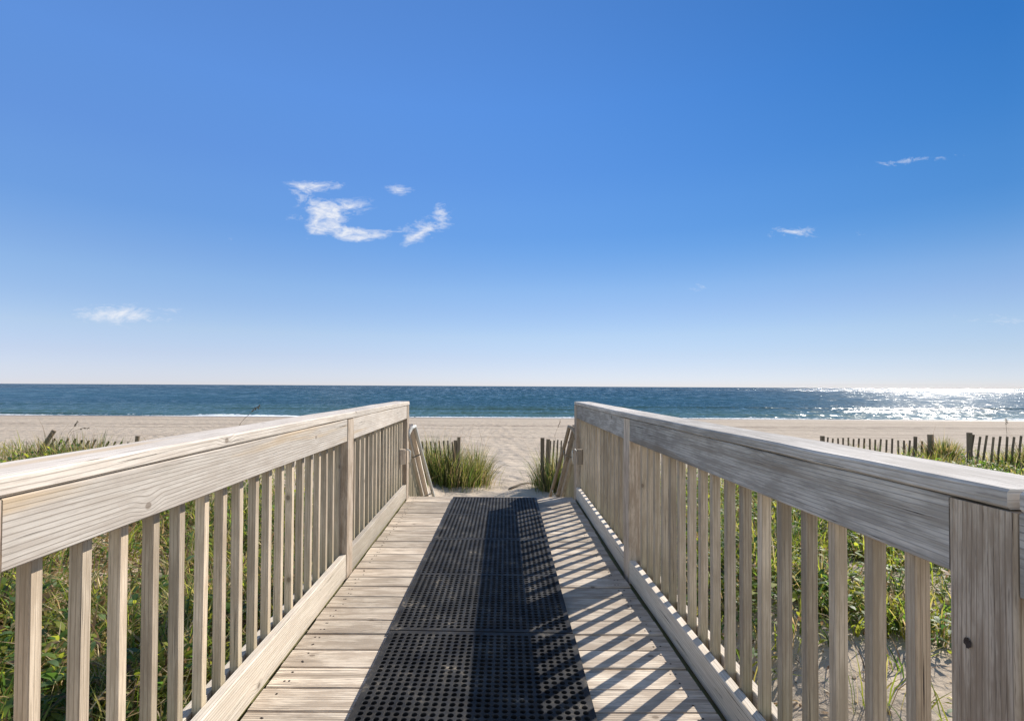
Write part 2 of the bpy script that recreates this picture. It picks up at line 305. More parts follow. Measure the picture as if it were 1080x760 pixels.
def water():
    m, t, b, o = newmat('sea_water')
    gp = t.nodes.new('ShaderNodeNewGeometry'); P = gp.outputs['Position']
    s = t.nodes.new('ShaderNodeSeparateXYZ'); L(t, P, s.inputs[0])
    at_ = t.nodes.new('ShaderNodeAttribute'); at_.attribute_name = 'foam'
    dep = ss(t, s.outputs[1], 70, 130, 0, 1)
    dep2 = ss(t, s.outputs[1], 120, 700, 0, 1)
    c = mixrgb(t, dep, (0.075, 0.135, 0.115), (0.026, 0.066, 0.062))
    c = mixrgb(t, dep2, c, (0.016, 0.032, 0.028))
    # long patches of lighter and darker water
    pa = noise(t, mapping(t, P, (0.004, 0.028, 0)), 1.0, 4, 0.6)
    c = mixrgb(t, ss(t, pa, 0.35, 0.65, 0, 0.55), c, (0.008, 0.036, 0.044))
    pb = noise(t, mapping(t, P, (0.0012, 0.006, 0), (4, 2, 0)), 1.0, 3, 0.6)
    c = mixrgb(t, M('MULTIPLY', ss(t, pb, 0.45, 0.7, 0, 0.5), dep, tree=t), c, (0.02, 0.085, 0.10))
    fo = M('MULTIPLY', at_.outputs['Fac'], 1.0, tree=t)
    fn = noise(t, mapping(t, P, (2.0, 1.0, 1.0)), 1.0, 5, 0.65)
    fm = ss(t, M('ADD', fo, M('MULTIPLY', M('SUBTRACT', fn, 0.56, tree=t), 2.6, tree=t), tree=t), 0.45, 0.62, 0, 1)
    curl = ss(t, s.outputs[2], -2.86, -2.70, 0, 0.8)
    c = mixrgb(t, M('MULTIPLY', curl, M('LESS_THAN', s.outputs[1], 78.0, tree=t), tree=t), c, (0.085, 0.105, 0.05))
    c = mixrgb(t, fm, c, (0.80, 0.82, 0.82))
    L(t, c, b.inputs['Base Color'])
    rg = M('MAXIMUM', 0.18, M('MULTIPLY', fm, 0.8, tree=t), tree=t)
    L(t, rg, b.inputs['Roughness'])
    b.inputs['IOR'].default_value = 1.333
    b.inputs['Specular IOR Level'].default_value = 0.155
    # wave slopes: chop near the beach, longer seas further out; faces lean towards the beach
    def slopes(px_, py_, seed, det=3):
        n = N(t, 'ShaderNodeTexNoise', Scale=1.0, Detail=det, Roughness=0.6)
        L(t, mapping(t, P, (1 / px_, 1 / py_, 0), (seed, seed * 2.3, 0)), n.inputs['Vector'])
        v_ = t.nodes.new('ShaderNodeVectorMath'); v_.operation = 'SUBTRACT'; L(t, n.outputs['Color'], v_.inputs[0]); v_.inputs[1].default_value = (0.5, 0.5, 0.5)
        return v_.outputs[0]
    Aa, Bb, Cc, Dd = slopes(0.8, 2.6, 1), slopes(1.9, 9, 5), slopes(5, 40, 9), slopes(16, 180, 13)
    def vmix(f, a_, b_):
        n = t.nodes.new('ShaderNodeMix'); n.data_type = 'VECTOR'; L(t, f, n.inputs[0]); L(t, a_, n.inputs[4]); L(t, b_, n.inputs[5]); return n.outputs[1]
    sl = vmix(ss(t, s.outputs[1], 110, 190, 0, 1), Aa, Bb)
    sl = vmix(ss(t, s.outputs[1], 350, 650, 0, 1), sl, Cc)
    sl = vmix(ss(t, s.outputs[1], 1800, 3500, 0, 1), sl, Dd)
    fi = slopes(0.35, 0.7, 21, 4)
    ma = t.nodes.new('ShaderNodeVectorMath'); ma.operation = 'MULTIPLY_ADD'; L(t, sl, ma.inputs[0]); am_ = t.nodes.new('ShaderNodeCombineXYZ'); amp = ss(t, s.outputs[1], 90, 800, 0.66, 1.75); L(t, amp, am_.inputs[0]); L(t, amp, am_.inputs[1]); L(t, am_.outputs[0], ma.inputs[1]); ma.inputs[2].default_value = (0.0, -0.19, 0.0)
    mb_ = t.nodes.new('ShaderNodeVectorMath'); mb_.operation = 'MULTIPLY_ADD'; L(t, fi, mb_.inputs[0]); mb_.inputs[1].default_value = (0.50, 0.50, 0.0); L(t, ma.outputs[0], mb_.inputs[2])
    ad = t.nodes.new('ShaderNodeVectorMath'); ad.operation = 'ADD'; L(t, gp.outputs['Normal'], ad.inputs[0]); L(t, mb_.outputs[0], ad.inputs[1])
    no = t.nodes.new('ShaderNodeVectorMath'); no.operation = 'NORMALIZE'; L(t, ad.outputs[0], no.inputs[0]); L(t, no.outputs[0], b.inputs['Normal'])
    return m
M_water = water()

def leafmat():
    m, t, b, o = newmat('leaf_blades')
    a = t.nodes.new('ShaderNodeAttribute'); a.attribute_name = 'tint'
    L(t, a.outputs['Color'], b.inputs['Base Color'])
    b.inputs['Roughness'].default_value = 0.5; b.inputs['Specular IOR Level'].default_value = 0.35
    tr = t.nodes.new('ShaderNodeBsdfTranslucent')
    hsv = N(t, 'ShaderNodeHueSaturation', Saturation=1.05, Value=2.0); L(t, a.outputs['Color'], hsv.inputs['Color']); L(t, hsv.outputs[0], tr.inputs[0])
    mx = t.nodes.new('ShaderNodeMixShader'); mx.inputs[0].default_value = 0.5
    L(t, b.outputs[0], mx.inputs[1]); L(t, tr.outputs[0], mx.inputs[2]); L(t, mx.outputs[0], o.inputs[0])
    return m
M_leaf = leafmat()

# ------------------------------------------------------------------ object helpers
def tag(o, label=None, cat=None, group=None, kind=None):
    if label: o['label'] = label
    if cat: o['category'] = cat
    if group: o['group'] = group
    if kind: o['kind'] = kind
    return o
def empty(name, loc=(0, 0, 0), rz=0, parent=None):
    o = bpy.data.objects.new(name, None); col.objects.link(o); o.location = loc; o.rotation_euler = (0, 0, rz)
    o.empty_display_size = 0.1
    if parent: o.parent = parent
    return o
class MB:
    def __init__(s): s.v = []; s.f = []; s.uv = []; s.mi = []
    def board(s, p0, p1, w, h, up=(0, 0, 1), c=0.003, n=1, wob=0.0, taper=1.0):
        """board from p0 to p1 (centre line); w across, h along 'up'; chamfered edges, grain along its length"""
        p0, p1 = Vector(p0), Vector(p1); d = p1 - p0; ln = d.length; d.normalize()
        up = Vector(up); side = d.cross(up).normalized(); up = side.cross(d).normalized()
        a, b_ = w / 2, h / 2
        prof = [(-a + c, -b_), (a - c, -b_), (a, -b_ + c), (a, b_ - c), (a - c, b_), (-a + c, b_), (-a, b_ - c), (-a, -b_ + c)]
        per = [0]
        for i in range(8):
            q, r = prof[i], prof[(i + 1) % 8]; per.append(per[-1] + math.hypot(q[0] - r[0], q[1] - r[1]))
        ru, rv = random.uniform(0, 40), random.uniform(0, 40)
        base = len(s.v)
        for k in range(n + 1):
            t = k / n; ce = p0 + d * (ln * t)
            if wob and 0 < k < n: ce = ce + side * random.uniform(-wob, wob) + up * random.uniform(-wob, wob)
            sc = 1 + (taper - 1) * t
            for x, z in prof: s.v.append(tuple(ce + side * x * sc + up * z * sc))
        for k in range(n):
            u0, u1 = ru + ln * k / n, ru + ln * (k + 1) / n
            for i in range(8):
                j = (i + 1) % 8
                s.f.append((base + k * 8 + i, base + k * 8 + j, base + (k + 1) * 8 + j, base + (k + 1) * 8 + i))
                s.uv.append(((u0, rv + per[i]), (u0, rv + per[i + 1]), (u1, rv + per[i + 1]), (u1, rv + per[i])))
        for k, rev in ((0, True), (n, False)):
            idx = [base + k * 8 + i for i in range(8)]; q = [(ru + prof[i][0] * .4, rv + prof[i][1]) for i in range(8)]
            if rev: idx.reverse(); q.reverse()
            s.f.append(tuple(idx)); s.uv.append(tuple(q))
        return s
    def tube(s, pts, r, seg=10):
        pts = [Vector(p) for p in pts]; base = len(s.v); n = len(pts); acc = 0; us = []
        ref = Vector((0, 0, 1))
        for k, p in enumerate(pts):
            d = (pts[min(k + 1, n - 1)] - pts[max(k - 1, 0)]).normalized()
            rf = ref if abs(d.dot(ref)) < 0.95 else Vector((1, 0, 0))
            a = d.cross(rf).normalized(); b_ = a.cross(d)
            if k: acc += (p - pts[k - 1]).length
            us.append(acc); rr = r[k] if isinstance(r, (list, tuple)) else r
            for i in range(seg):
                an = 2 * math.pi * i / seg; s.v.append(tuple(p + a * math.cos(an) * rr + b_ * math.sin(an) * rr))
        ro = random.uniform(0, 30)
        for k in range(n - 1):
            for i in range(seg):
                j = (i + 1) % seg
                s.f.append((base + k * seg + i, base + k * seg + j, base + (k + 1) * seg + j, base + (k + 1) * seg + i))
                va, vb = ro + i * .01, ro + (i + 1) * .01
                s.uv.append(((us[k], va), (us[k], vb), (us[k + 1], vb), (us[k + 1], va)))
        for k, rev in ((0, True), (n - 1, False)):
            idx = [base + k * seg + i for i in range(seg)]
            if rev: idx.reverse()
            s.f.append(tuple(idx)); s.uv.append(tuple((ro, ro + .002 * i) for i in range(seg)))
        return s
    def build(s, name, mat, parent=None, loc=(0, 0, 0), smooth=False):
        me = bpy.data.meshes.new(name); me.from_pydata(s.v, [], s.f)
        uvl = me.uv_layers.new(name='grain')
        uvl.data.foreach_set('uv', [c for q in s.uv for p in q for c in p])
        me.materials.append(mat)
        if smooth: me.polygons.foreach_set('use_smooth', [True] * len(me.polygons))
        me.update()
        o = bpy.data.objects.new(name, me); col.objects.link(o); o.location = loc
        if parent: o.parent = parent
        return o
def npmesh(name, verts, quads, mat, tint=None, smooth=False, parent=None, extra=None):
    me = bpy.data.meshes.new(name)
    nv, nf = len(verts), len(quads)
    me.vertices.add(nv); me.vertices.foreach_set('co', np.asarray(verts, np.float32).ravel())
    me.loops.add(nf * 4); me.loops.foreach_set('vertex_index', np.asarray(quads, np.int32).ravel())
    me.polygons.add(nf); me.polygons.foreach_set('loop_start', np.arange(0, nf * 4, 4, dtype=np.int32))
    if smooth: me.polygons.foreach_set('use_smooth', np.ones(nf, bool))
    me.update(calc_edges=True)
    if tint is not None:
        a = me.color_attributes.new('tint', 'FLOAT_COLOR', 'POINT')
        a.data.foreach_set('color', np.concatenate([tint, np.ones((nv, 1))], 1).astype(np.float32).ravel())
    if extra is not None:
        a = me.attributes.new(extra[0], 'FLOAT', 'POINT'); a.data.foreach_set('value', extra[1].astype(np.float32).ravel())
    me.materials.append(mat)
    o = bpy.data.objects.new(name, me); col.objects.link(o)
    if parent: o.parent = parent
    return o

# ------------------------------------------------------------------ terrain
def vnoise(x, y, seed, f):
    """smooth value noise, vectorised"""
    x = np.asarray(x, float) * f; y = np.asarray(y, float) * f
    xi = np.floor(x).astype(np.int64); yi = np.floor(y).astype(np.int64)
    fx = x - xi; fy = y - yi; fx = fx * fx * (3 - 2 * fx); fy = fy * fy * (3 - 2 * fy)
    def h(i, j):
        n = (i * 374761393 + j * 668265263 + seed * 974634777) & 0x7fffffff
        n = ((n ^ (n >> 13)) * 1274126177) & 0x7fffffff
        return ((n ^ (n >> 16)) & 0xffff) / 65535.0
    return (h(xi, yi) * (1 - fx) * (1 - fy) + h(xi + 1, yi) * fx * (1 - fy) + h(xi, yi + 1) * (1 - fx) * fy + h(xi + 1, yi + 1) * fx * fy) - 0.5
def sst(v, a, b):
    t = np.clip((np.asarray(v, float) - a) / (b - a), 0, 1); return t * t * (3 - 2 * t)
def ground(x, y):
    x = np.asarray(x, float); y = np.asarray(y, float)
    beach = np.interp(y, [-60, 13, 20, 40, 55, 69, 90, 140], [-1.25, -1.3, -1.5, -1.95, -2.4, -3.0, -4.4, -6])
    left = -0.85 + 0.5 * sst(-x, 2.5, 8) + 0.15 * sst(-x, 8, 20)
    right = -0.78 + 0.45 * sst(x, 3.0, 8.5) + 0.1 * sst(x, 9, 20)
    dune = np.where(x < 0.2, left, right) + 0.22 * vnoise(x, y, 3, 0.33) + 0.10 * vnoise(x, y, 5, 0.9)
    edge = 12.6 + 1.2 * vnoise(x, 0 * y, 9, 0.25) - 0.0
    dune_m = 1 - sst(y, edge - 2.0, edge + 2.6)
    path = sst(np.abs(x - 0.22 - 0.02 * (y - 5)), 1.05, 2.5)
    path = np.where(y < 5, np.maximum(path, 0.35 * (1 - sst(y, 3, 6))), path)
    k = dune_m * path
    z = beach * (1 - k) + dune * k
    near = 1 - sst(y, 25, 60)
    pth = (1 - sst(np.abs(x - 0.3), 1.5, 3)) * sst(y, 5.5, 7)
    z = z + near * pth * 0.10 * (vnoise(x, y, 31, 2.8) + 0.6 * vnoise(x, y, 32, 1.5))
    z = z + near * (0.035 * vnoise(x, y, 11, 2.1) + 0.03 * vnoise(x, y, 12, 4.7) + 0.05 * vnoise(x, y, 17, 0.8))
    z = z + 0.05 * vnoise(x, y * 3, 21, 0.12) * (1 - near) * (1 - sst(y, 60, 68))
    return z
def gz(x, y): return float(ground(x, y))
xs = np.unique(np.round(np.concatenate([-np.geomspace(12, 900, 50), np.arange(-12, 12, 0.07), np.geomspace(12, 900, 50)]), 3))
ys = np.unique(np.round(np.concatenate([np.linspace(-60, -4, 20), np.arange(-4, 17, 0.08), np.geomspace(17, 64, 60), np.arange(64, 76, 0.5), np.linspace(76, 140, 10)]), 3))
X, Y = np.meshgrid(xs, ys)
Z = ground(X, Y)
V = np.stack([X, Y, Z], -1).reshape(-1, 3)
nx, ny = len(xs), len(ys)
i = np.arange((ny - 1) * (nx - 1)); r_, c_ = i // (nx - 1), i % (nx - 1); a = r_ * nx + c_
Q = np.stack([a, a + 1, a + nx + 1, a + nx], -1)
tag(npmesh('sand_beach', V, Q, M_sand, smooth=True), kind='structure')

# ------------------------------------------------------------------ sea
SEA = -2.99
xs = np.unique(np.round(np.concatenate([-np.geomspace(110, 24000, 40), np.arange(-110, 150, 0.35), np.geomspace(150, 24000, 40)]), 2))
ys = np.unique(np.round(np.concatenate([np.arange(64, 112, 0.3), np.geomspace(112, 40000, 120)]), 2))
X, Y = np.meshgrid(xs, ys)
fade = 1 - sst(np.abs(X), 100, 170)
def swell(X, Y, y0, amp, w, seed, bend=3.0):
    yc = y0 + bend * vnoise(X, 0 * X, seed, 0.022) + 0.8 * vnoise(X, 0 * X, seed + 1, 0.12)
    A = amp * np.clip(0.45 + 1.3 * vnoise(X, 0 * X, seed + 2, 0.03) + 0.5 * vnoise(X, 0 * X, seed + 6, 0.11), 0.0, 1.2)
    d = Y - yc
    prof = np.where(d < 0, np.exp(-(d / (w * 0.35)) ** 2), np.exp(-(d / w) ** 2))
    return A, d, A * prof
Z = np.full_like(X, SEA)
foam = np.zeros_like(X)
for y0, amp, w, sd_, fs in ((71.6, 0.40, 1.4, 31, 1.5), (79, 0.25, 2.6, 41, 0.42), (90, 0.34, 3.2, 51, 0.55), (104, 0.3, 4, 61, 0.0)):
    A, d, zz = swell(X, Y, y0, amp, w, sd_)
    Z += zz * fade
    only_right = (0.12 + 0.88 * sst(X, 25, 60)) if y0 > 76 else 1.0
    brk = only_right * np.clip((vnoise(X, 0 * X, sd_ + 3, 0.055) + 0.5 * vnoise(X, 0 * X, sd_ + 4, 0.21) + 0.02) * 4, 0, 1) * fs
    foam = np.maximum(foam, 1.15 * brk * np.exp(-((d + w * 0.5) / (w * 0.45)) ** 2) * 0.95)
Z += fade * 0.05 * (vnoise(X, Y, 71, 0.35) + vnoise(X, Y, 72, 0.9)) * sst(Y, 68, 74)
edge = 69.3 + 1.6 * vnoise(X, 0 * X, 81, 0.03) + 0.7 * vnoise(X, 0 * X, 82, 0.15)
foam = np.maximum(foam, 1.55 * np.exp(-((Y - edge) / 1.1) ** 2) * (0.6 + 1.1 * vnoise(X, 0 * X, 83, 0.06)))
foam = np.maximum(foam, 0.42 * np.exp(-((Y - 71) / 1.6) ** 2) * fade)
V = np.stack([X, Y, Z], -1).reshape(-1, 3)
nx, ny = len(xs), len(ys)
i = np.arange((ny - 1) * (nx - 1)); r_, c_ = i // (nx - 1), i % (nx - 1); a = r_ * nx + c_
Q = np.stack([a, a + 1, a + nx + 1, a + nx], -1)
tag(npmesh('sea_water', V, Q, M_water, smooth=True, extra=('foam', foam.reshape(-1))), kind='structure')

# ------------------------------------------------------------------ boardwalk
YE = 5.46                                 # far end of the deck
deck = tag(empty('boardwalk', (0, 2, 0)), 'weathered grey-tan plank walkway leading down to the beach between two railings', 'boardwalk')
def P_(o, parent):                         # keep world placement under a parent that is only translated
    o.parent = parent; o.location = Vector(o.location) - parent.location; return o
mb = MB(); nb = MB(); y = YE; k = 0
while y > -2.2:
    wdt = 0.1385 + random.uniform(-0.0015, 0.001)
    z = -0.019 + random.uniform(-0.0022, 0.0018)
    xl, xr = -0.862 + random.uniform(-.004, .003), (0.795 + (0.04 * sst(y, 3.3, 5.4))) + random.uniform(-.003, .004)
    tw = random.uniform(-0.003, 0.003)
    mb.board((xl, y - wdt / 2 + tw, z), (xr, y - wdt / 2 - tw, z + random.uniform(-.001, .001)), wdt, 0.036, c=0.0045, n=12, wob=0.0011)
    if y > 0.5:
        for sx in (-0.80, -0.79, 0.74, 0.72, -0.05, 0.03):
            for dy in (0.035, 0.10):
                if random.random() < 0.85:
                    px_, py_ = sx + random.uniform(-.012, .012), y - dy + random.uniform(-.006, .006)
                    nb.tube([(px_, py_, z + 0.010), (px_, py_, z + 0.0192)], 0.0042, 6)
    y -= 0.1440; k += 1
off = len(mb.v); nf = len(mb.f)
mb.v += nb.v; mb.f += [tuple(q + off for q in f_) for f_ in nb.f]; mb.uv += nb.uv
dk = P_(mb.build('deck_planks', M_deck), deck); dk.data.materials.append(M_nail)
for pi in range(nf, len(mb.f)): dk.data.polygons[pi].material_index = 1
for x0_, x1_ in ((-0.885, -0.885), (0.815, 0.85)):
    m_ = MB(); m_.board((x0_, -2.2, -0.048), (x0_, 3.2, -0.048), 0.09, 0.02); m_.board((x0_, 3.2, -0.048), (x1_, YE - 0.04, -0.048), 0.09, 0.02)
    P_(m_.build('ledger', M_joist), deck)
mb = MB()
for x in (-0.845, 0.0, 0.80):
    mb.board((x, -2.2, -0.135), (x, YE - 0.04, -0.135), 0.045, 0.19, c=0.003)
mb.board((-0.9, YE - 0.02, -0.135), (0.86, YE - 0.02, -0.135), 0.038, 0.19)
P_(mb.build('floor_joists', M_joist), deck)
for x in (-0.80, 0.76):
    for yy in (-1.2, 1.0, 3.2, 5.3):
        mb = MB(); mb.board((x, yy, -1.6), (x, yy, -0.231), 0.09, 0.09, up=(0, 1, 0)); P_(mb.build('support_post', M_joist), deck)

# beach stairs
st = tag(empty('beach_stairs', (0, YE, 0)), 'short wooden flight dropping from the boardwalk end to the sand', 'stairs')
mb = MB()
n_st = 7; rise, run = 0.185, 0.26
for k in range(1, n_st):
    zz, yy = -rise * k, YE + run * (k - 0.5) + 0.02
    for q in (-0.066, 0.066):
        mb.board((-0.80, yy + q, zz - 0.019), (0.80, yy + q, zz - 0.019), 0.128, 0.036)
P_(mb.build('tread_boards', M_deck), st)
for x in (-0.835, 0.835):
    m2 = MB(); m2.board((x, YE + 0.02, -0.17), (x, YE + run * n_st, -0.17 - rise * n_st), 0.04, 0.24)
    P_(m2.build('stringer', M_joist), st)

# ------------------------------------------------------------------ railings
def railing(side, label, z):
    """side -1 left, +1 right. z: dict of heights"""
    root = tag(empty('railing', (side * 0.9, 0.9, 0)), label, 'railing', 'railings along the boardwalk')
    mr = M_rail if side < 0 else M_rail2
    def fx(yy):                              # inner face of the boards at this distance
        if side < 0: return -0.888 - 0.008 * float(sst(yy, 3.3, 5.5))
        return 0.828 + 0.043 * max(0.0, (yy - 3.2) / 2.25)
    def seg(y0, y1, off, z0, z1, th, mat, name, n=6, wob=0.0009, c=0.003):
        m = MB(); a = (fx(y0) + side * (off + th / 2), y0, (z0 + z1) / 2); b = (fx(y1) + side * (off + th / 2), y1, (z0 + z1) / 2)
        m.board(a, b, th, z1 - z0, c=c, n=n, wob=wob)
        return P_(m.build(name, mat), root)
    mid = (3.19, 3.325) if side < 0 else (3.165, 3.29)
    posts = [(-1.55, -1.43), (0.826, 0.947), mid, (5.435, 5.565)]
    for (a, b) in posts:
        m = MB(); yc = (a + b) / 2; wd = b - a
        m.board((fx(yc) + side * (-0.003 + 0.062), yc, -0.62), (fx(yc) + side * (-0.003 + 0.062), yc, z['band1'] - 0.001), 0.126, wd, up=(0, 1, 0), c=0.004, n=8, wob=0.0008)
        P_(m.build('post', M_post), root)
    for k in range(3):
        a, b = posts[k][1] + 0.003, posts[k + 1][0] - 0.003
        seg(a, b, 0.0, z['band0'], z['band1'], 0.037, mr, 'band_board', 8)
        seg(a, b, 0.037 + 0.033, z['band0'] + 0.002, z['band1'] - 0.002, 0.036, mr, 'outer_band_board', 8)
        seg(a, b, 0.0, z['kick0'], z['kick1'], 0.037, M_kick, 'kick_board', 8)
        seg(a, b, 0.037 + 0.033, -0.02, 0.108, 0.036, M_kick, 'outer_kick_board', 8)
    # cap rail in lengths, joint over the near post
    for (a, b) in ((-1.56, 0.816 if side > 0 else -0.2), (0.836 if side > 0 else -0.195, 5.57)):
        m = MB(); w = z['capw']; xo = side * (w / 2 - 0.006)
        zc = (z['cap0'] + z['cap1']) / 2
        ym = 3.2
        pts = [a, ym, b] if b > 4 else [a, b]
        for q0, q1 in zip(pts[:-1], pts[1:]):
            pass
        m.board((fx(a) + xo, a, zc), (fx(b) * (1 if side < 0 else 1) + xo, b, zc), w, z['cap1'] - z['cap0'], c=0.005, n=16, wob=0.0012) if side < 0 or b < 4 else None
        if side > 0 and b > 4:
            # one length of board follows the slight bend of the rail
            m = MB(); ys_ = [a, 1.5, 2.3, 3.2, 4.3, b]
            h2 = (z['cap1'] - z['cap0']) / 2
            bendboard(m, [Vector((fx(q) + xo, q, zc)) for q in ys_], w, 2 * h2)
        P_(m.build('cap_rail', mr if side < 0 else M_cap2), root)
    # balusters
    bw = 0.031
    m = MB(); m.board((0, 0, -0.045), (0, 0, z['band1'] - 0.004), bw, bw, up=(0, 1, 0), c=0.0025, n=5, wob=0.0006)
    proto = m.build('baluster', M_bal)
    ylist = []
    first, step = (1.06, 0.1235) if side < 0 else (1.075, 0.1225)
    yy = first
    while yy < mid[0] - 0.03: ylist.append(yy); yy += step
    n2 = 16; a, b = mid[1] + 0.05, 5.40 - bw
    for k in range(n2): ylist.append(a + (b - a) * k / (n2 - 1))
    yy = first - 2 * step - 0.02
    while yy > -1.38: ylist.append(yy); yy -= step
    for k, yy in enumerate(ylist):
        o = proto if k == 0 else proto.copy()
        if k: col.objects.link(o)
        yc = yy + bw / 2 + random.uniform(-.003, .003)
        o.location = Vector((fx(yc) + side * (0.037 + 0.001 + bw / 2 + 0.0005), yc, 0)) - root.location
        o.rotation_euler = (random.uniform(-.005, .005), random.uniform(-.001, .001), R(180) * random.randint(0, 1) + random.uniform(-.035, .035))
        o.parent = root
    return root, fx
def bendboard(m, pts, w, h, c=0.005):
    prof_n = 8; a, b_ = w / 2, h / 2
    prof = [(-a + c, -b_), (a - c, -b_), (a, -b_ + c), (a, b_ - c), (a - c, b_), (-a + c, b_), (-a, b_ - c), (-a, -b_ + c)]
    per = [0]
    for i in range(8):
        q, r = prof[i], prof[(i + 1) % 8]; per.append(per[-1] + math.hypot(q[0] - r[0], q[1] - r[1]))
    full = []
    for q0, q1 in zip(pts[:-1], pts[1:]):
        for k in range(4): full.append(q0.lerp(q1, k / 4))
    full.append(pts[-1])
    ru, rv = random.uniform(0, 40), random.uniform(0, 40); base = len(m.v); acc = 0; us = []
    for k, p in enumerate(full):
        if k: acc += (p - full[k - 1]).length
        us.append(ru + acc)
        jx, jz = (random.uniform(-.0012, .0012), random.uniform(-.0012, .0012)) if 0 < k < len(full) - 1 else (0, 0)
        for x, z in prof: m.v.append((p.x + x + jx, p.y, p.z + z + jz))
    for k in range(len(full) - 1):
        for i in range(8):
            j = (i + 1) % 8
            m.f.append((base + k * 8 + j, base + k * 8 + i, base + (k + 1) * 8 + i, base + (k + 1) * 8 + j))
            m.uv.append(((us[k], rv + per[i + 1]), (us[k], rv + per[i]), (us[k + 1], rv + per[i]), (us[k + 1], rv + per[i + 1])))
    for k, rev in ((0, False), (len(full) - 1, True)):
        idx = [base + k * 8 + i for i in range(8)]; q = [(ru + prof[i][0] * .4, rv + prof[i][1]) for i in range(8)]
        if rev: idx.reverse(); q.reverse()
        m.f.append(tuple(idx)); m.uv.append(tuple(q))
ZL = dict(kick0=-0.022, kick1=0.122, band0=0.807, band1=0.941, cap0=0.9435, cap1=0.983, capw=0.158)
ZR = dict(kick0=-0.022, kick1=0.106, band0=0.821, band1=0.955, cap0=0.9575, cap1=0.990, capw=0.165)
railL, fxL = railing(-1, 'pale sunlit wooden railing on the far side from the sun, its boards facing the light', ZL)
railR, fxR = railing(1, 'grey shaded wooden railing whose balusters throw striped shadows on the planks', ZR)

m = MB(); p = Vector((fxR(0.9) - 0.0022, 0.909, 0.712)); nn = 14
m.v = [tuple(p + Vector((-0.0035 - (0.0006 if k % 2 else 0), math.cos(k / nn * 6.283) * 0.0075 * random.uniform(.75, 1.2), math.sin(k / nn * 6.283) * 0.0095 * random.uniform(.75, 1.2)))) for k in range(nn)] + [tuple(p + Vector((-0.0028, 0, 0)))]
m.f = [(nn, (k + 1) % nn, k) for k in range(nn)]; m.uv = [((0, 0), (0, .01), (.01, 0))] * nn
P_(m.build('knot', M_nail), railR)
# knots holes and nails on the near right post
def disc_stack(name, mat, parent, pos, r, nrm=(-1, 0, 0)):
    m = MB(); p = Vector(pos); n = Vector(nrm)
    m.tube([p, p + n * 0.002], r, 8); return P_(m.build(name, mat), parent)

# ------------------------------------------------------------------ rubber mats
def mat_mesh():
    Wd, Ln, T = 0.845, 1.448, 0.020
    nxh, nyh = 26, 46
    bx, by = 0.018, 0.022
    midbar = 0.020
    px_ = (Wd - 2 * bx) / nxh; py_ = (Ln - 2 * by - midbar) / nyh
    v = []; f = []
    def add(*vs):
        b = len(v); v.extend(vs); return b
    SEG = 12
    rr = 0.0108
    def rect(x0, y0, x1, y1):
        b = add((x0, y0, T), (x1, y0, T), (x1, y1, T), (x0, y1, T)); f.append((b, b + 1, b + 2, b + 3))
    ox, oy = -Wd / 2, 0
    rect(ox, 0, ox + bx, Ln); rect(ox + Wd - bx, 0, ox + Wd, Ln)
    rect(ox + bx, 0, ox + Wd - bx, by); rect(ox + bx, Ln - by, ox + Wd - bx, Ln)
    ym = by + 23 * py_; rect(ox + bx, ym, ox + Wd - bx, ym + midbar)
    # outer walls
    for (x0, y0, x1, y1) in ((ox, 0, ox + Wd, 0), (ox + Wd, 0, ox + Wd, Ln), (ox + Wd, Ln, ox, Ln), (ox, Ln, ox, 0)):
        b = add((x0, y0, 0), (x1, y1, 0), (x1, y1, T), (x0, y0, T)); f.append((b, b + 1, b + 2, b + 3))
    sq = []
    for k in range(SEG):
        an = 2 * math.pi * (k + 0.5) / SEG; c, s = math.cos(an), math.sin(an); m_ = max(abs(c), abs(s)); sq.append((c / m_ * .5, s / m_ * .5, c, s))
    for j in range(nyh):
        y0 = by + j * py_ + (midbar if j >= 23 else 0)
        for i in range(nxh):
            cx = ox + bx + (i + .5) * px_; cy = y0 + .5 * py_
            r1, r2 = rr * random.uniform(.95, 1.04), rr
            b = len(v)
            for (qx, qy, c, s) in sq:
                v.append((cx + qx * px_, cy + qy * py_, T)); v.append((cx + c * (r1 + .0015), cy + s * (r1 + .0015), T)); v.append((cx + c * r1, cy + s * r1, T - .0015)); v.append((cx + c * r2, cy + s * r2, 0))
            # square corners
            for k in range(SEG):
                n = (k + 1) % SEG
                for lv in range(3):
                    f.append((b + k * 4 + lv, b + n * 4 + lv, b + n * 4 + lv + 1, b + k * 4 + lv + 1))
                qa, qb = sq[k], sq[n]
                if abs(abs(qa[0]) - .5) < 1e-6 and abs(abs(qb[1]) - .5) < 1e-6 and not (abs(abs(qb[0]) - .5) < 1e-6) or abs(abs(qa[1]) - .5) < 1e-6 and abs(abs(qb[0]) - .5) < 1e-6 and not (abs(abs(qb[1]) - .5) < 1e-6):
                    cxn = math.copysign(.5, qa[0] if abs(qa[0]) > .3 else qb[0]); cyn = math.copysign(.5, qa[1] if abs(qa[1]) > .3 else qb[1])
                    cc = add((cx + cxn * px_, cy + cyn * py_, T)); f.append((b + k * 4, cc, b + n * 4))
    me = bpy.data.meshes.new('rubber_mat'); me.from_pydata(v, [], f); me.materials.append(M_rubber); me.update()
    return me
mm = mat_mesh()
labels = ['black perforated rubber mat nearest the stairs, crossed by the angled end of the rail shadow',
          'black perforated rubber mat in the middle of the row of three',
          'black perforated rubber mat nearest the viewer with big round holes and gritty specks']
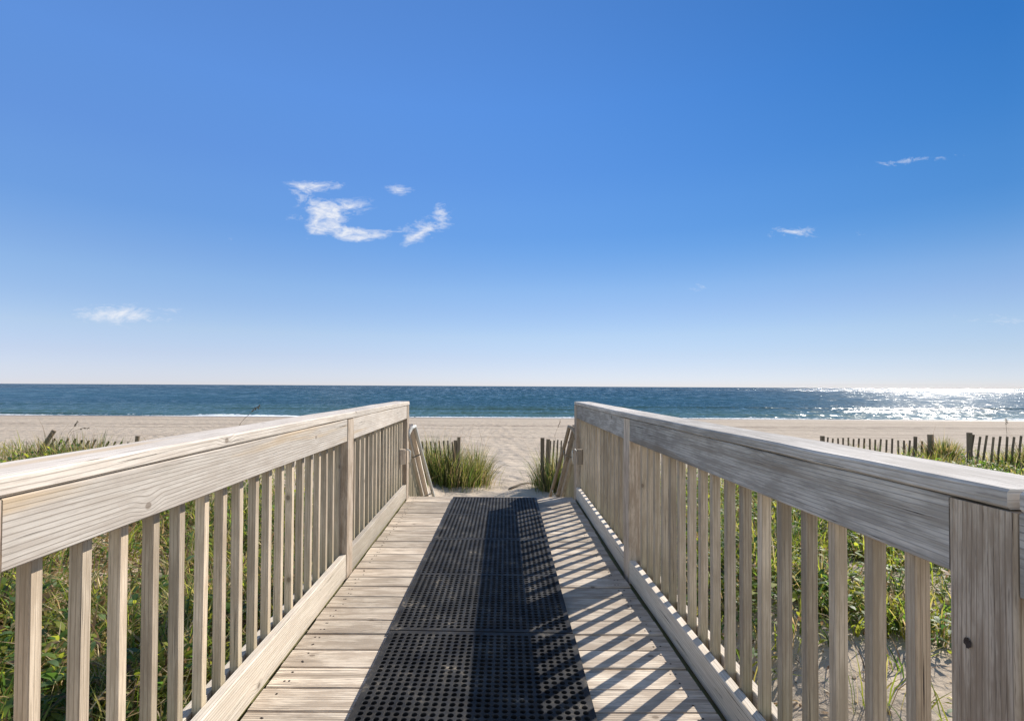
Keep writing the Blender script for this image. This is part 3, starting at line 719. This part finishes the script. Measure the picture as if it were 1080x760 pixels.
for k, (y0, lb) in enumerate(zip((3.882, 2.424, 0.966), labels)):
    o = bpy.data.objects.new('rubber_mat', mm); col.objects.link(o)
    yc = y0 + 0.73
    o.location = (-0.067 + 0.0262 * (y0 - 1.77) + random.uniform(-.002, .002), y0, 0.0015 + 0.0005 * k)
    o.rotation_euler = (0, 0, -0.0262 + random.uniform(-.003, .003))
    tag(o, lb, 'rubber mat', 'rubber mats laid end to end on the boardwalk')

# ------------------------------------------------------------------ stair guards, grab rails, brackets
SL = -0.727
def stair_guard(side, label):
    root = tag(empty('stair_guard', (side * 0.9, YE + 0.1, 0)), label, 'stair guard', 'sloping guards beside the beach stairs')
    x = side * 0.915
    y0, y1 = 5.60, 7.35
    def zt(y, b): return b + SL * (y - 5.6)
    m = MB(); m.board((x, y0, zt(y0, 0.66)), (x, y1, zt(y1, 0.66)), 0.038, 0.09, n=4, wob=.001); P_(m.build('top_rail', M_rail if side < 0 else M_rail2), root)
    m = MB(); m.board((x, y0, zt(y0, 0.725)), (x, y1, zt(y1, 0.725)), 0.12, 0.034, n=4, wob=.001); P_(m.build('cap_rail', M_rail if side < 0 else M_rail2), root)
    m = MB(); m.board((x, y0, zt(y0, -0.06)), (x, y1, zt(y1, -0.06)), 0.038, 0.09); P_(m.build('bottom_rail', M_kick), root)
    m = MB(); m.board((x, y1, -2.0), (x, y1, zt(y1, 0.69)), 0.09, 0.09, up=(0, 1, 0)); P_(m.build('newel_post', M_post), root)
    m = MB(); m.board((0, 0, -0.34), (0, 0, 0.40), 0.031, 0.031, up=(0, 1, 0)); pr = m.build('baluster', M_bal)
    k = 0; y = y0 + 0.09
    while y < y1 - 0.06:
        o = pr if k == 0 else pr.copy()
        if k: col.objects.link(o)
        o.location = Vector((x + side * 0.036, y, zt(y, 0.27))) - root.location; o.parent = root
        y += 0.125; k += 1
stair_guard(-1, 'sunlit sloping wooden stair guard beyond the pale railing')
stair_guard(1, 'shaded sloping wooden stair guard beyond the grey railing')

def grab_rail(side, label):
    p_top = at(437.5 if side < 0 else 600.5, 449.5, 5.62)
    x0 = p_top.x
    root = tag(empty('grab_rail', (x0, 5.6, 0)), label, 'handrail', 'round grab rails of the beach stairs')
    pts = []
    # hooked top end turning back to the post
    hook = [(side * 0.055, -0.09, -0.13), (side * 0.05, -0.075, -0.06), (side * 0.03, -0.05, -0.015), (0, 0, 0.0)]
    for hx, hy, hz in hook: pts.append((x0 + hx, p_top.y + hy, p_top.z + hz))
    drift = -side * 0.035
    for k in range(1, 9):
        d = k * 0.24; pts.append((x0 + drift * d, p_top.y + d, p_top.z + SL * d - 0.02))
    m = MB(); m.tube(pts, 0.021, 12); P_(m.build('pipe', M_white if side < 0 else M_drift, smooth=True), root)
    for d in (0.35, 1.2):
        q = Vector((x0 + drift * d, p_top.y + d, p_top.z + SL * d - 0.04))
        m = MB(); m.tube([q, q + Vector((0, 0, -0.05)), q + Vector((side * 0.09, 0.0, -0.09))], 0.008, 8)
        P_(m.build('bracket', M_metal, smooth=True), root)
grab_rail(-1, 'whitish round grab rail hooked at its top end, on the sunlit stair side')
grab_rail(1, 'brownish round grab rail hooked at its top end, on the shaded stair side')

def gate_latch(side, label):
    px_ = 427 if side < 0 else 613
    base = at(px_, 473.5, 5.28)
    x = (fxL if side < 0 else fxR)(5.3) - side * 0.001
    root = tag(empty('gate_latch', (x, 5.28, base.z)), label, 'latch', 'latch blocks by the end posts')
    xb = x + side * 0.012
    m = MB(); m.board((xb, 5.27, base.z - 0.15), (xb, 5.27, base.z), 0.05, 0.05, up=(0, 1, 0), c=.004); P_(m.build('block', M_drift if side > 0 else M_post), root)
    m = MB()
    q = Vector((xb - side * 0.03, 5.27, base.z - 0.02))
    m.tube([q, q + Vector((-side * .02, .0, .02)), q + Vector((-side * .045, .01, .0)), q + Vector((-side * .04, .02, -.08)), q + Vector((-side * .03, .03, -.13))], 0.008, 8)
    P_(m.build('hook', M_white, smooth=True), root)
gate_latch(-1, 'small white hook latch on a block at the end of the sunlit railing')
gate_latch(1, 'small wooden latch block at the end of the shaded railing')

# ------------------------------------------------------------------ vegetation
def strips(base, dirs, h, bend, w, tint, prof='blade', levels=4, up=None, side_rand=True, tipdark=0.0):
    """n curved strips; base (n,3), dirs (n) azimuth of the lean, h height, bend sideways reach, w half width"""
    n = len(base); t = np.linspace(0, 1, levels)
    if prof == 'blade': wt = np.array([0.75, 1.0, 0.7, 0.06]) if levels == 4 else 1 - t ** 1.6
    else: wt = np.array([0.10, 0.85, 0.95, 0.05])
    dv = np.stack([np.cos(dirs), np.sin(dirs)], -1)
    tw = dirs + np.pi / 2 + (rng.uniform(-0.9, 0.9, n) if side_rand else 0)
    sv_ = np.stack([np.cos(tw), np.sin(tw)], -1)
    V = np.zeros((n, levels, 2, 3))
    for k, tt in enumerate(t):
        c = base.copy()
        c[:, :2] += dv * (bend * tt ** 1.7)[:, None]
        c[:, 2] += h * tt - np.abs(bend) * 0.35 * tt ** 3
        for s_, sg in enumerate((-1, 1)):
            V[:, k, s_, :] = c; V[:, k, s_, :2] += sv_ * (w * wt[k] * sg)[:, None]
    V = V.reshape(-1, 3)
    b = (np.arange(n) * levels * 2)[:, None]
    Q = []
    for k in range(levels - 1):
        Q.append(np.concatenate([b + 2 * k, b + 2 * k + 1, b + 2 * k + 3, b + 2 * k + 2], 1))
    Q = np.stack(Q, 1).reshape(-1, 4)
    T = np.repeat(tint, levels * 2, 0)
    return V, Q, T
def join(parts):
    Vs, Qs, Ts = [], [], []; o = 0
    for V, Q, T in parts:
        Vs.append(V); Qs.append(Q + o); Ts.append(T); o += len(V)
    return np.concatenate(Vs), np.concatenate(Qs), np.concatenate(Ts)
PAL = np.array([(0.20, 0.235, 0.035), (0.12, 0.18, 0.028), (0.055, 0.095, 0.020), (0.26, 0.265, 0.045), (0.32, 0.27, 0.08)])
DEAD = np.array([(0.36, 0.26, 0.13), (0.24, 0.155, 0.08), (0.13, 0.08, 0.045), (0.46, 0.37, 0.22)])
def tints(n, dead=0.2, pal=PAL):
    a = pal[rng.integers(0, len(pal), n)]; d = DEAD[rng.integers(0, len(DEAD), n)]
    m = rng.random(n) < dead
    c = np.where(m[:, None], d, a) * rng.uniform(0.75, 1.25, n)[:, None]
    return c
def scatter(n, x0, x1, y0, y1, keep):
    x = rng.uniform(x0, x1, n); y = rng.uniform(y0, y1, n); k = rng.random(n) < keep(x, y)
    return x[k], y[k]
def basepts(x, y, dz=0.0):
    return np.stack([x, y, ground(x, y) + dz], -1)
def tufts(cx, cy, per, spread, hmin, hmax, bend, w, dead, pal=PAL):
    """grass tufts: 'per' blades around every centre"""
    n = len(cx); x = np.repeat(cx, per) + rng.normal(0, spread, n * per); y = np.repeat(cy, per) + rng.normal(0, spread, n * per)
    hs_ = np.repeat(rng.uniform(0.75, 1.15, n), per)
    ang = np.arctan2(y - np.repeat(cy, per), x - np.repeat(cx, per)) + rng.normal(0, 0.5, n * per)
    h = rng.uniform(hmin, hmax, n * per) * hs_
    return strips(basepts(x, y, -0.01), ang, h, rng.uniform(0.15, 1, n * per) * bend * h, rng.uniform(0.6, 1.2, n * per) * w, tints(n * per, dead, pal))
def leafy(cx, cy, per, rad, hmax, size, dead, pal=PAL):
    """leafy ground plants: leaves spread through a low mound, with stems"""
    n = len(cx); N_ = n * per
    r = rad * np.sqrt(rng.random(N_)); a = rng.uniform(0, 2 * np.pi, N_)
    hh = np.repeat(rng.uniform(0.55, 1.0, n), per) * hmax
    x = np.repeat(cx, per) + r * np.cos(a); y = np.repeat(cy, per) + r * np.sin(a)
    z = ground(x, y) + hh * (1 - (r / rad) ** 2 * 0.7) * rng.uniform(0.15, 1.0, N_)
    b = np.stack([x, y, z], -1); ln = rng.uniform(0.6, 1.3, N_) * size
    el = rng.uniform(-0.2, 1.1, N_)
    return strips(b, a + rng.normal(0, 0.8, N_), ln * np.sin(el), ln * np.cos(el), ln * rng.uniform(0.16, 0.3, N_), tints(N_, dead, pal), prof='leaf')
def litter(x, y, size, dz=0.02):
    n = len(x); ln = rng.uniform(0.5, 1.6, n) * size
    b = basepts(x, y, 0); b[:, 2] += rng.uniform(0, dz, n)
    return strips(b, rng.uniform(0, 2 * np.pi, n), rng.uniform(-0.1, 0.45, n) * ln, ln, ln * rng.uniform(0.05, 0.22, n), tints(n, 1.0), prof='leaf')

LEAFPAL = np.array([(0.27, 0.28, 0.04), (0.14, 0.20, 0.035), (0.09, 0.16, 0.03), (0.055, 0.11, 0.03), (0.20, 0.22, 0.03), (0.11, 0.165, 0.06)])
# -- left dune
def dl(x, y):
    m = sst(-x, 1.25, 1.6) * (1 - sst(y, 10.8, 12.6)) * np.clip(0.75 + 1.4 * vnoise(x, y, 91, 0.8), 0.15, 1)
    return m * np.clip(3.4 / np.hypot(x, y), 0.25, 1)
parts = []
x, y = scatter(6500, -11, -1.2, 0.3, 12.5, dl); parts.append(tufts(x, y, 11, 0.06, 0.18, 0.56, 1.0, 0.0055, 0.36))
x, y = scatter(3200, -7, -1.2, 0.3, 8, dl); parts.append(tufts(x, y, 10, 0.07, 0.22, 0.55, 1.4, 0.011, 0.32))
gr_l = join(parts)
o = npmesh('dune_grass', *gr_l[:2], M_leaf, tint=gr_l[2]); tag(o, 'tangled green and straw grass on the dune behind the sunlit railing', 'grass', kind='stuff')
parts = []
x, y = scatter(3600, -8, -1.25, 0.3, 10, lambda x, y: dl(x, y) * np.clip(0.5 + 2.5 * vnoise(x, y, 95, 0.6), 0, 1)); parts.append(leafy(x, y, 34, 0.20, 0.46, 0.095, 0.16, LEAFPAL))
o = npmesh('leafy_ground_cover', *join(parts)[:2], M_leaf, tint=join(parts)[2]); tag(o, 'low leafy green creepers mixed in the grass behind the sunlit railing', 'ground cover', kind='stuff')
x, y = scatter(52000, -6, -0.95, 0.2, 8, lambda x, y: np.clip(2.6 / np.hypot(x, y), 0.1, 1)); pl = litter(x, y, 0.085, 0.14)
o = npmesh('leaf_litter', *pl[:2], M_leaf, tint=pl[2]); tag(o, 'brown dead leaves and stalks on the ground behind the sunlit railing', 'leaf litter', kind='stuff')
# -- right dune
def dr(x, y):
    band = sst(y, 4.0 + 0.6 * np.sin(x * 1.7) - 0.35 * (x - 3), 5.2 + 0.5 * np.sin(x * 1.7) - 0.35 * (x - 3))
    m = sst(x, 1.35, 1.9) * (1 - sst(y, 10.5, 12.4)) * band
    m = np.maximum(m, 0.04 * sst(x, 1.3, 1.8) * (y > 1.5) * (y < 9))
    return m * np.clip(0.75 + 1.4 * vnoise(x, y, 191, 0.8), 0.1, 1) * np.clip(5 / np.hypot(x, y), 0.25, 1)
parts = []
x, y = scatter(6500, 1.2, 12, 0.8, 12.5, dr); parts.append(tufts(x, y, 10, 0.06, 0.16, 0.46, 0.9, 0.0055, 0.30))
x, y = scatter(2200, 1.2, 9, 0.8, 9, dr); parts.append(tufts(x, y, 12, 0.05, 0.22, 0.5, 1.0, 0.009, 0.15))
g = join(parts)
o = npmesh('dune_grass', *g[:2], M_leaf, tint=g[2]); tag(o, 'bright green backlit grass on the dune behind the shaded railing', 'grass', kind='stuff')
x, y = scatter(4200, 1.3, 9, 0.8, 10, dr); g = leafy(x, y, 36, 0.18, 0.42, 0.08, 0.10, LEAFPAL)
o = npmesh('leafy_ground_cover', *g[:2], M_leaf, tint=g[2]); tag(o, 'glossy leafy green creepers beside the sand patch behind the shaded railing', 'ground cover', kind='stuff')
x, y = scatter(30000, 0.9, 8, 0.4, 8, lambda x, y: np.clip(0.12 + 0.9 * sst(y, 3.6, 4.6) + 1.3 * vnoise(x, y, 77, 1.1) * (y < 4.5), 0.02, 1) * np.clip(3 / np.hypot(x, y), 0.1, 1)); pl = litter(x, y, 0.045, 0.05)
o = npmesh('leaf_litter', *pl[:2], M_leaf, tint=pl[2]); tag(o, 'dry stalks and leaves scattered on the sand behind the shaded railing', 'leaf litter', kind='stuff')

# -- separate clumps of beach grass
GP = 'clumps of beach grass by the sand fences'
CLP = np.array([(0.14, 0.165, 0.035), (0.08, 0.12, 0.026), (0.04, 0.07, 0.018), (0.20, 0.205, 0.05), (0.28, 0.23, 0.10)])
def clump(cx, cy, rx, ry, n, hmin, hmax, label, dead=0.2, w=0.0052, bend=0.5):
    x = cx + rng.normal(0, rx * 0.5, n); y = cy + rng.normal(0, ry * 0.5, n)
    ang = np.arctan2((y - cy) / ry, (x - cx) / rx) + rng.normal(0, 0.45, n)
    d = np.clip(np.hypot((x - cx) / rx, (y - cy) / ry), 0, 1.5)
    h = rng.uniform(hmin, hmax, n) * (1.05 - 0.3 * d)
    V, Q, T = strips(basepts(x, y, -0.02), ang, h, h * bend * rng.uniform(0.3, 1.1, n) * (0.4 + d), rng.uniform(0.7, 1.3, n) * w, tints(n, dead, CLP))
    # seed heads on thin stalks
    ns = max(3, n // 90)
    x2 = cx + rng.normal(0, rx * 0.45, ns); y2 = cy + rng.normal(0, ry * 0.45, ns)
    hh = rng.uniform(hmax, hmax * 1.45, ns)
    s = strips(basepts(x2, y2), rng.uniform(0, 6.28, ns), hh, hh * 0.35, np.full(ns, 0.003), tints(ns, 1.0))
    g = join([(V, Q, T), s])
    o = npmesh('grass_clump', *g[:2], M_leaf, tint=g[2]); tag(o, label, 'grass clump', GP)
clump(-1.2, 12.7, 0.88, 0.45, 2000, 0.35, 1.38, 'large green clump around the twin fence posts on the sunlit side of the sandy path', 0.12)
clump(-0.42, 13.1, 0.36, 0.25, 560, 0.55, 1.30, 'wispy upright clump beside the twin fence posts at the path edge', 0.3)
clump(1.45, 12.4, 0.45, 0.35, 1150, 0.35, 1.30, 'small dark green clump at the fence end on the shaded side of the sandy path', 0.1)
clump(9.25, 10.75, 0.30, 0.26, 650, 0.30, 0.62, 'yellow-green clump in the fence gap between two dark posts', 0.3)
clump(10.1, 9.6, 0.75, 0.4, 2300, 0.25, 0.72, 'dense green clump growing through the slats beside the nearer dark post', 0.2)
clump(-7.6, 9.8, 1.4, 0.28, 800, 0.22, 0.76, 'green clump at the foot of the leaning fence', 0.35)
clump(-9.3, 9.3, 0.5, 0.4, 380, 0.14, 0.42, 'yellowish clump short of the leaning fence, at the picture edge', 0.45)

# sea oats: tall thin stalks with drooping seed heads
def sea_oats(pts, label, heads=True):
    m = MB(); n = len(pts)
    m.tube(pts, [0.004 * (1 - 0.6 * k / (n - 1)) for k in range(n)], 5)
    root = m.build('sea_oats', M_fence); tag(root, label, 'sea oats', 'sea oat stalks standing above the dunes')
    h = MB(); a, b = Vector(pts[-2]), Vector(pts[-1])
    for k in range(14):
        p = a.lerp(b, 0.15 + k / 15); q = p + Vector((random.uniform(-.03, .03), random.uniform(-.02, .02), random.uniform(-.03, .01)))
        h.board(p, q, 0.010, 0.004, up=(0, 1, 0), c=0.001)
    h.build('seed_head', M_fence, root)
q = at(252, 450, 6.2)
sea_oats([(q.x - .15, 6.2, gz(q.x - .15, 6.2)), at(253, 447, 6.2), at(258, 441, 6.2), at(266, 434, 6.2), at(274, 427, 6.2)], 'dark tilted sea oat stalk seen against the sea above the sunlit cap rail')
q = at(70, 472, 9.3)
sea_oats([(q.x, 9.3, gz(q.x, 9.3)), at(70, 465, 9.3), at(72, 457, 9.3), at(78, 450, 9.3), at(82, 444, 9.3)], 'tallest sea oat stalk rising from the leaning fence slats')
q = at(71, 472, 9.4)
sea_oats([(q.x, 9.4, gz(q.x, 9.4)), at(72, 462, 9.4), at(76, 455, 9.4), at(84, 452, 9.4), at(93, 451, 9.4)], 'sea oat stalk bending over flat above the leaning fence slats')
q = at(588, 478, 12.4)
sea_oats([(q.x, 12.4, gz(q.x, 12.4)), at(587, 470, 12.4), at(585, 459, 12.4), at(588, 451, 12.4), at(591, 443, 12.4)], 'single sea oat stalk above the small clump by the path')
q = at(1061, 480, 9.8)
sea_oats([(q.x, 9.8, gz(q.x, 9.8)), at(1061, 470, 9.8), at(1062, 458, 9.8), at(1061, 448, 9.8), at(1061, 441, 9.8)], 'straight thin sea oat stalk above the fence slats under the sun glitter')

# ------------------------------------------------------------------ sand fences
def fence(label, p0, p1, zt0, zt1, posts, spacing=0.10, lean=0.0, slat_len=1.15, skip=()):
    """slats from p0 to p1 (x, y); posts = list of (t, top z, width, lean)"""
    p0, p1 = Vector((*p0, 0)), Vector((*p1, 0)); d = p1 - p0; ln = d.length; dn = d.normalized()
    root = tag(empty('sand_fence', (p0.x, p0.y, gz(p0.x, p0.y))), label, 'sand fence', 'slatted sand fences along the dune edge')
    n = int(ln / spacing); protos = []
    for k in range(4):
        m = MB(); m.board((0, 0, -slat_len), (0, 0, random.uniform(-.01, .01)), 0.036, 0.009, up=(-dn.y, dn.x, 0), c=0.0015, n=4, wob=0.002)
        protos.append([m, None])
    for k in range(n + 1):
        if k in skip: continue
        t = k * spacing / ln; p = p0 + d * t
        pr = protos[random.randint(0, 3)]
        if pr[1] is None: pr[1] = pr[0].build('slat', M_fence); o = pr[1]
        else: o = pr[1].copy(); col.objects.link(o)
        zt = zt0 + (zt1 - zt0) * t + random.uniform(-.02, .02)
        o.parent = root; o.location = Vector((p.x, p.y, zt)) - root.location
        la = lean + random.uniform(-.05, .05)
        o.rotation_euler = (Matrix.Rotation(la, 3, Vector((-dn.y, dn.x, 0))) @ Matrix.Rotation(random.uniform(-.3, .3), 3, 'Z')).to_euler()
    for (t, zt, w, pl_) in posts:
        p = p0 + d * t; g = gz(p.x, p.y) - 0.3; hgt = zt - g
        sh = math.tan(pl_) * hgt
        m = MB(); top = Vector((p.x, p.y, zt)); bot = top - Vector((dn.x * sh, dn.y * sh, hgt)) + Vector((-dn.y, dn.x, 0)) * 0.0
        off = Vector((-dn.y, dn.x, 0)) * (0.0055 + w / 2)
        m.board(bot - off, top - off, w, w, up=(-dn.y, dn.x, 0), c=w * .2, n=4, wob=.002)
        P_(m.build('fence_post', M_fence), root)
    for dz in (-0.16, -0.55):
        m = MB(); pts = []
        for k in range(n * 2 + 1):
            t = k / (n * 2); p = p0 + d * t
            sway = 0.006 * (1 if k % 2 else -1)
            pts.append((p.x - dn.y * sway - dn.x * math.tan(lean) * -dz, p.y + dn.x * sway, zt0 + (zt1 - zt0) * t + dz))
        m.tube(pts, 0.0016, 4); P_(m.build('wire', M_wire), root)
# leaning fence far left
a = at(58, 461.5, 10.0); b = at(125, 468, 10.6)
fence('sand fence with strongly leaning slats in grass above the sunlit cap rail', (a.x, a.y), (b.x + 1.2, b.y + .25), a.z, b.z - .05,
      [(0.0, at(58, 453.5, 10).z, 0.07, R(28)), (0.62, at(162, 459, 10.6).z, 0.07, R(4))], spacing=0.107, lean=R(24))
# by the path, in the large clump
a = at(447, 466, 12.6); b = at(481, 465, 12.6)
fence('short run of weathered slats ending in two posts inside the large green clump', (a.x - 1.2, 12.8), (b.x, 12.6), a.z - .02, b.z,
      [(0.995, at(484, 464, 12.6).z, 0.075, 0.0), (1.04, at(489, 460.5, 12.6).z, 0.075, R(2)), (0.3, -0.2, 0.07, 0)], spacing=0.105, lean=R(-3))
a = at(573.5, 461, 12.6); b = at(592, 464, 12.0)
fence('short run of slats starting with a round topped post in the small dark clump', (at(577, 461, 12.3).x, 12.3), (b.x + 1.6, 11.7), at(585, 464, 12.3).z, b.z,
      [(-0.05, at(573.5, 461, 12.4).z, 0.085, 0.0), (0.02, at(579.5, 463, 12.2).z, 0.085, R(2))], spacing=0.085, lean=R(2))
# right, beyond the rail
a = at(868, 461, 12.2); b = at(978, 465.5, 10.85)
fence('long run of bare dark slats above the shaded cap rail, posts at both ends', (a.x, a.y), (b.x, b.y), a.z, b.z + .02,
      [(0.0, at(866, 459.3, 12.2).z, 0.085, 0.0), (0.90, at(969.5, 460.5, 10.9).z, 0.06, R(2)), (1.03, at(982, 457.8, 10.8).z, 0.10, R(-1))], spacing=0.100, lean=R(2))
a = at(1027, 459, 10.0); b = at(1090, 461, 9.3)
fence('run of slightly tilted slats with green grass between them, starting at a thick dark post', (a.x, a.y), (b.x + .6, b.y - .1), a.z, b.z - .01,
      [(-0.05, at(1023, 456, 10.0).z, 0.085, 0.0)], spacing=0.092, lean=R(4))

# ------------------------------------------------------------------ driftwood stick and twigs on the path
p = at(536, 517, 12.5); q = at(571, 505, 12.5)
def stick(px0, py0, px1, py1, r, label):
    # intersect both pixels with the sand
    def hit(px_, py_):
        d = pdir(px_, py_); Yv = 5.6
        while H + d.z * Yv > gz(d.x * Yv, Yv) + 0.01 and Yv < 30: Yv += 0.02
        return Vector((d.x * Yv, Yv, gz(d.x * Yv, Yv) + r * 0.7))
    a, b = hit(px0, py0), hit(px1, py1); n = 7; pts = []
    for k in range(n):
        t = k / (n - 1); c = a.lerp(b, t); c.z = gz(c.x, c.y) + r * 0.7 + 0.03 * math.sin(t * 3); c.y += random.uniform(-.03, .03); pts.append(c)
    m = MB(); m.tube(pts, [r * (1 - .5 * k / n) for k in range(n)], 7)
    o = m.build('driftwood_stick', M_drift, smooth=True); tag(o, label, 'stick', 'sticks lying on the sandy path')
stick(537, 516, 572, 508, 0.03, 'long grey driftwood stick below the small dark clump')
stick(518, 490, 524, 484, 0.012, 'short forked twig beside the large green clump')
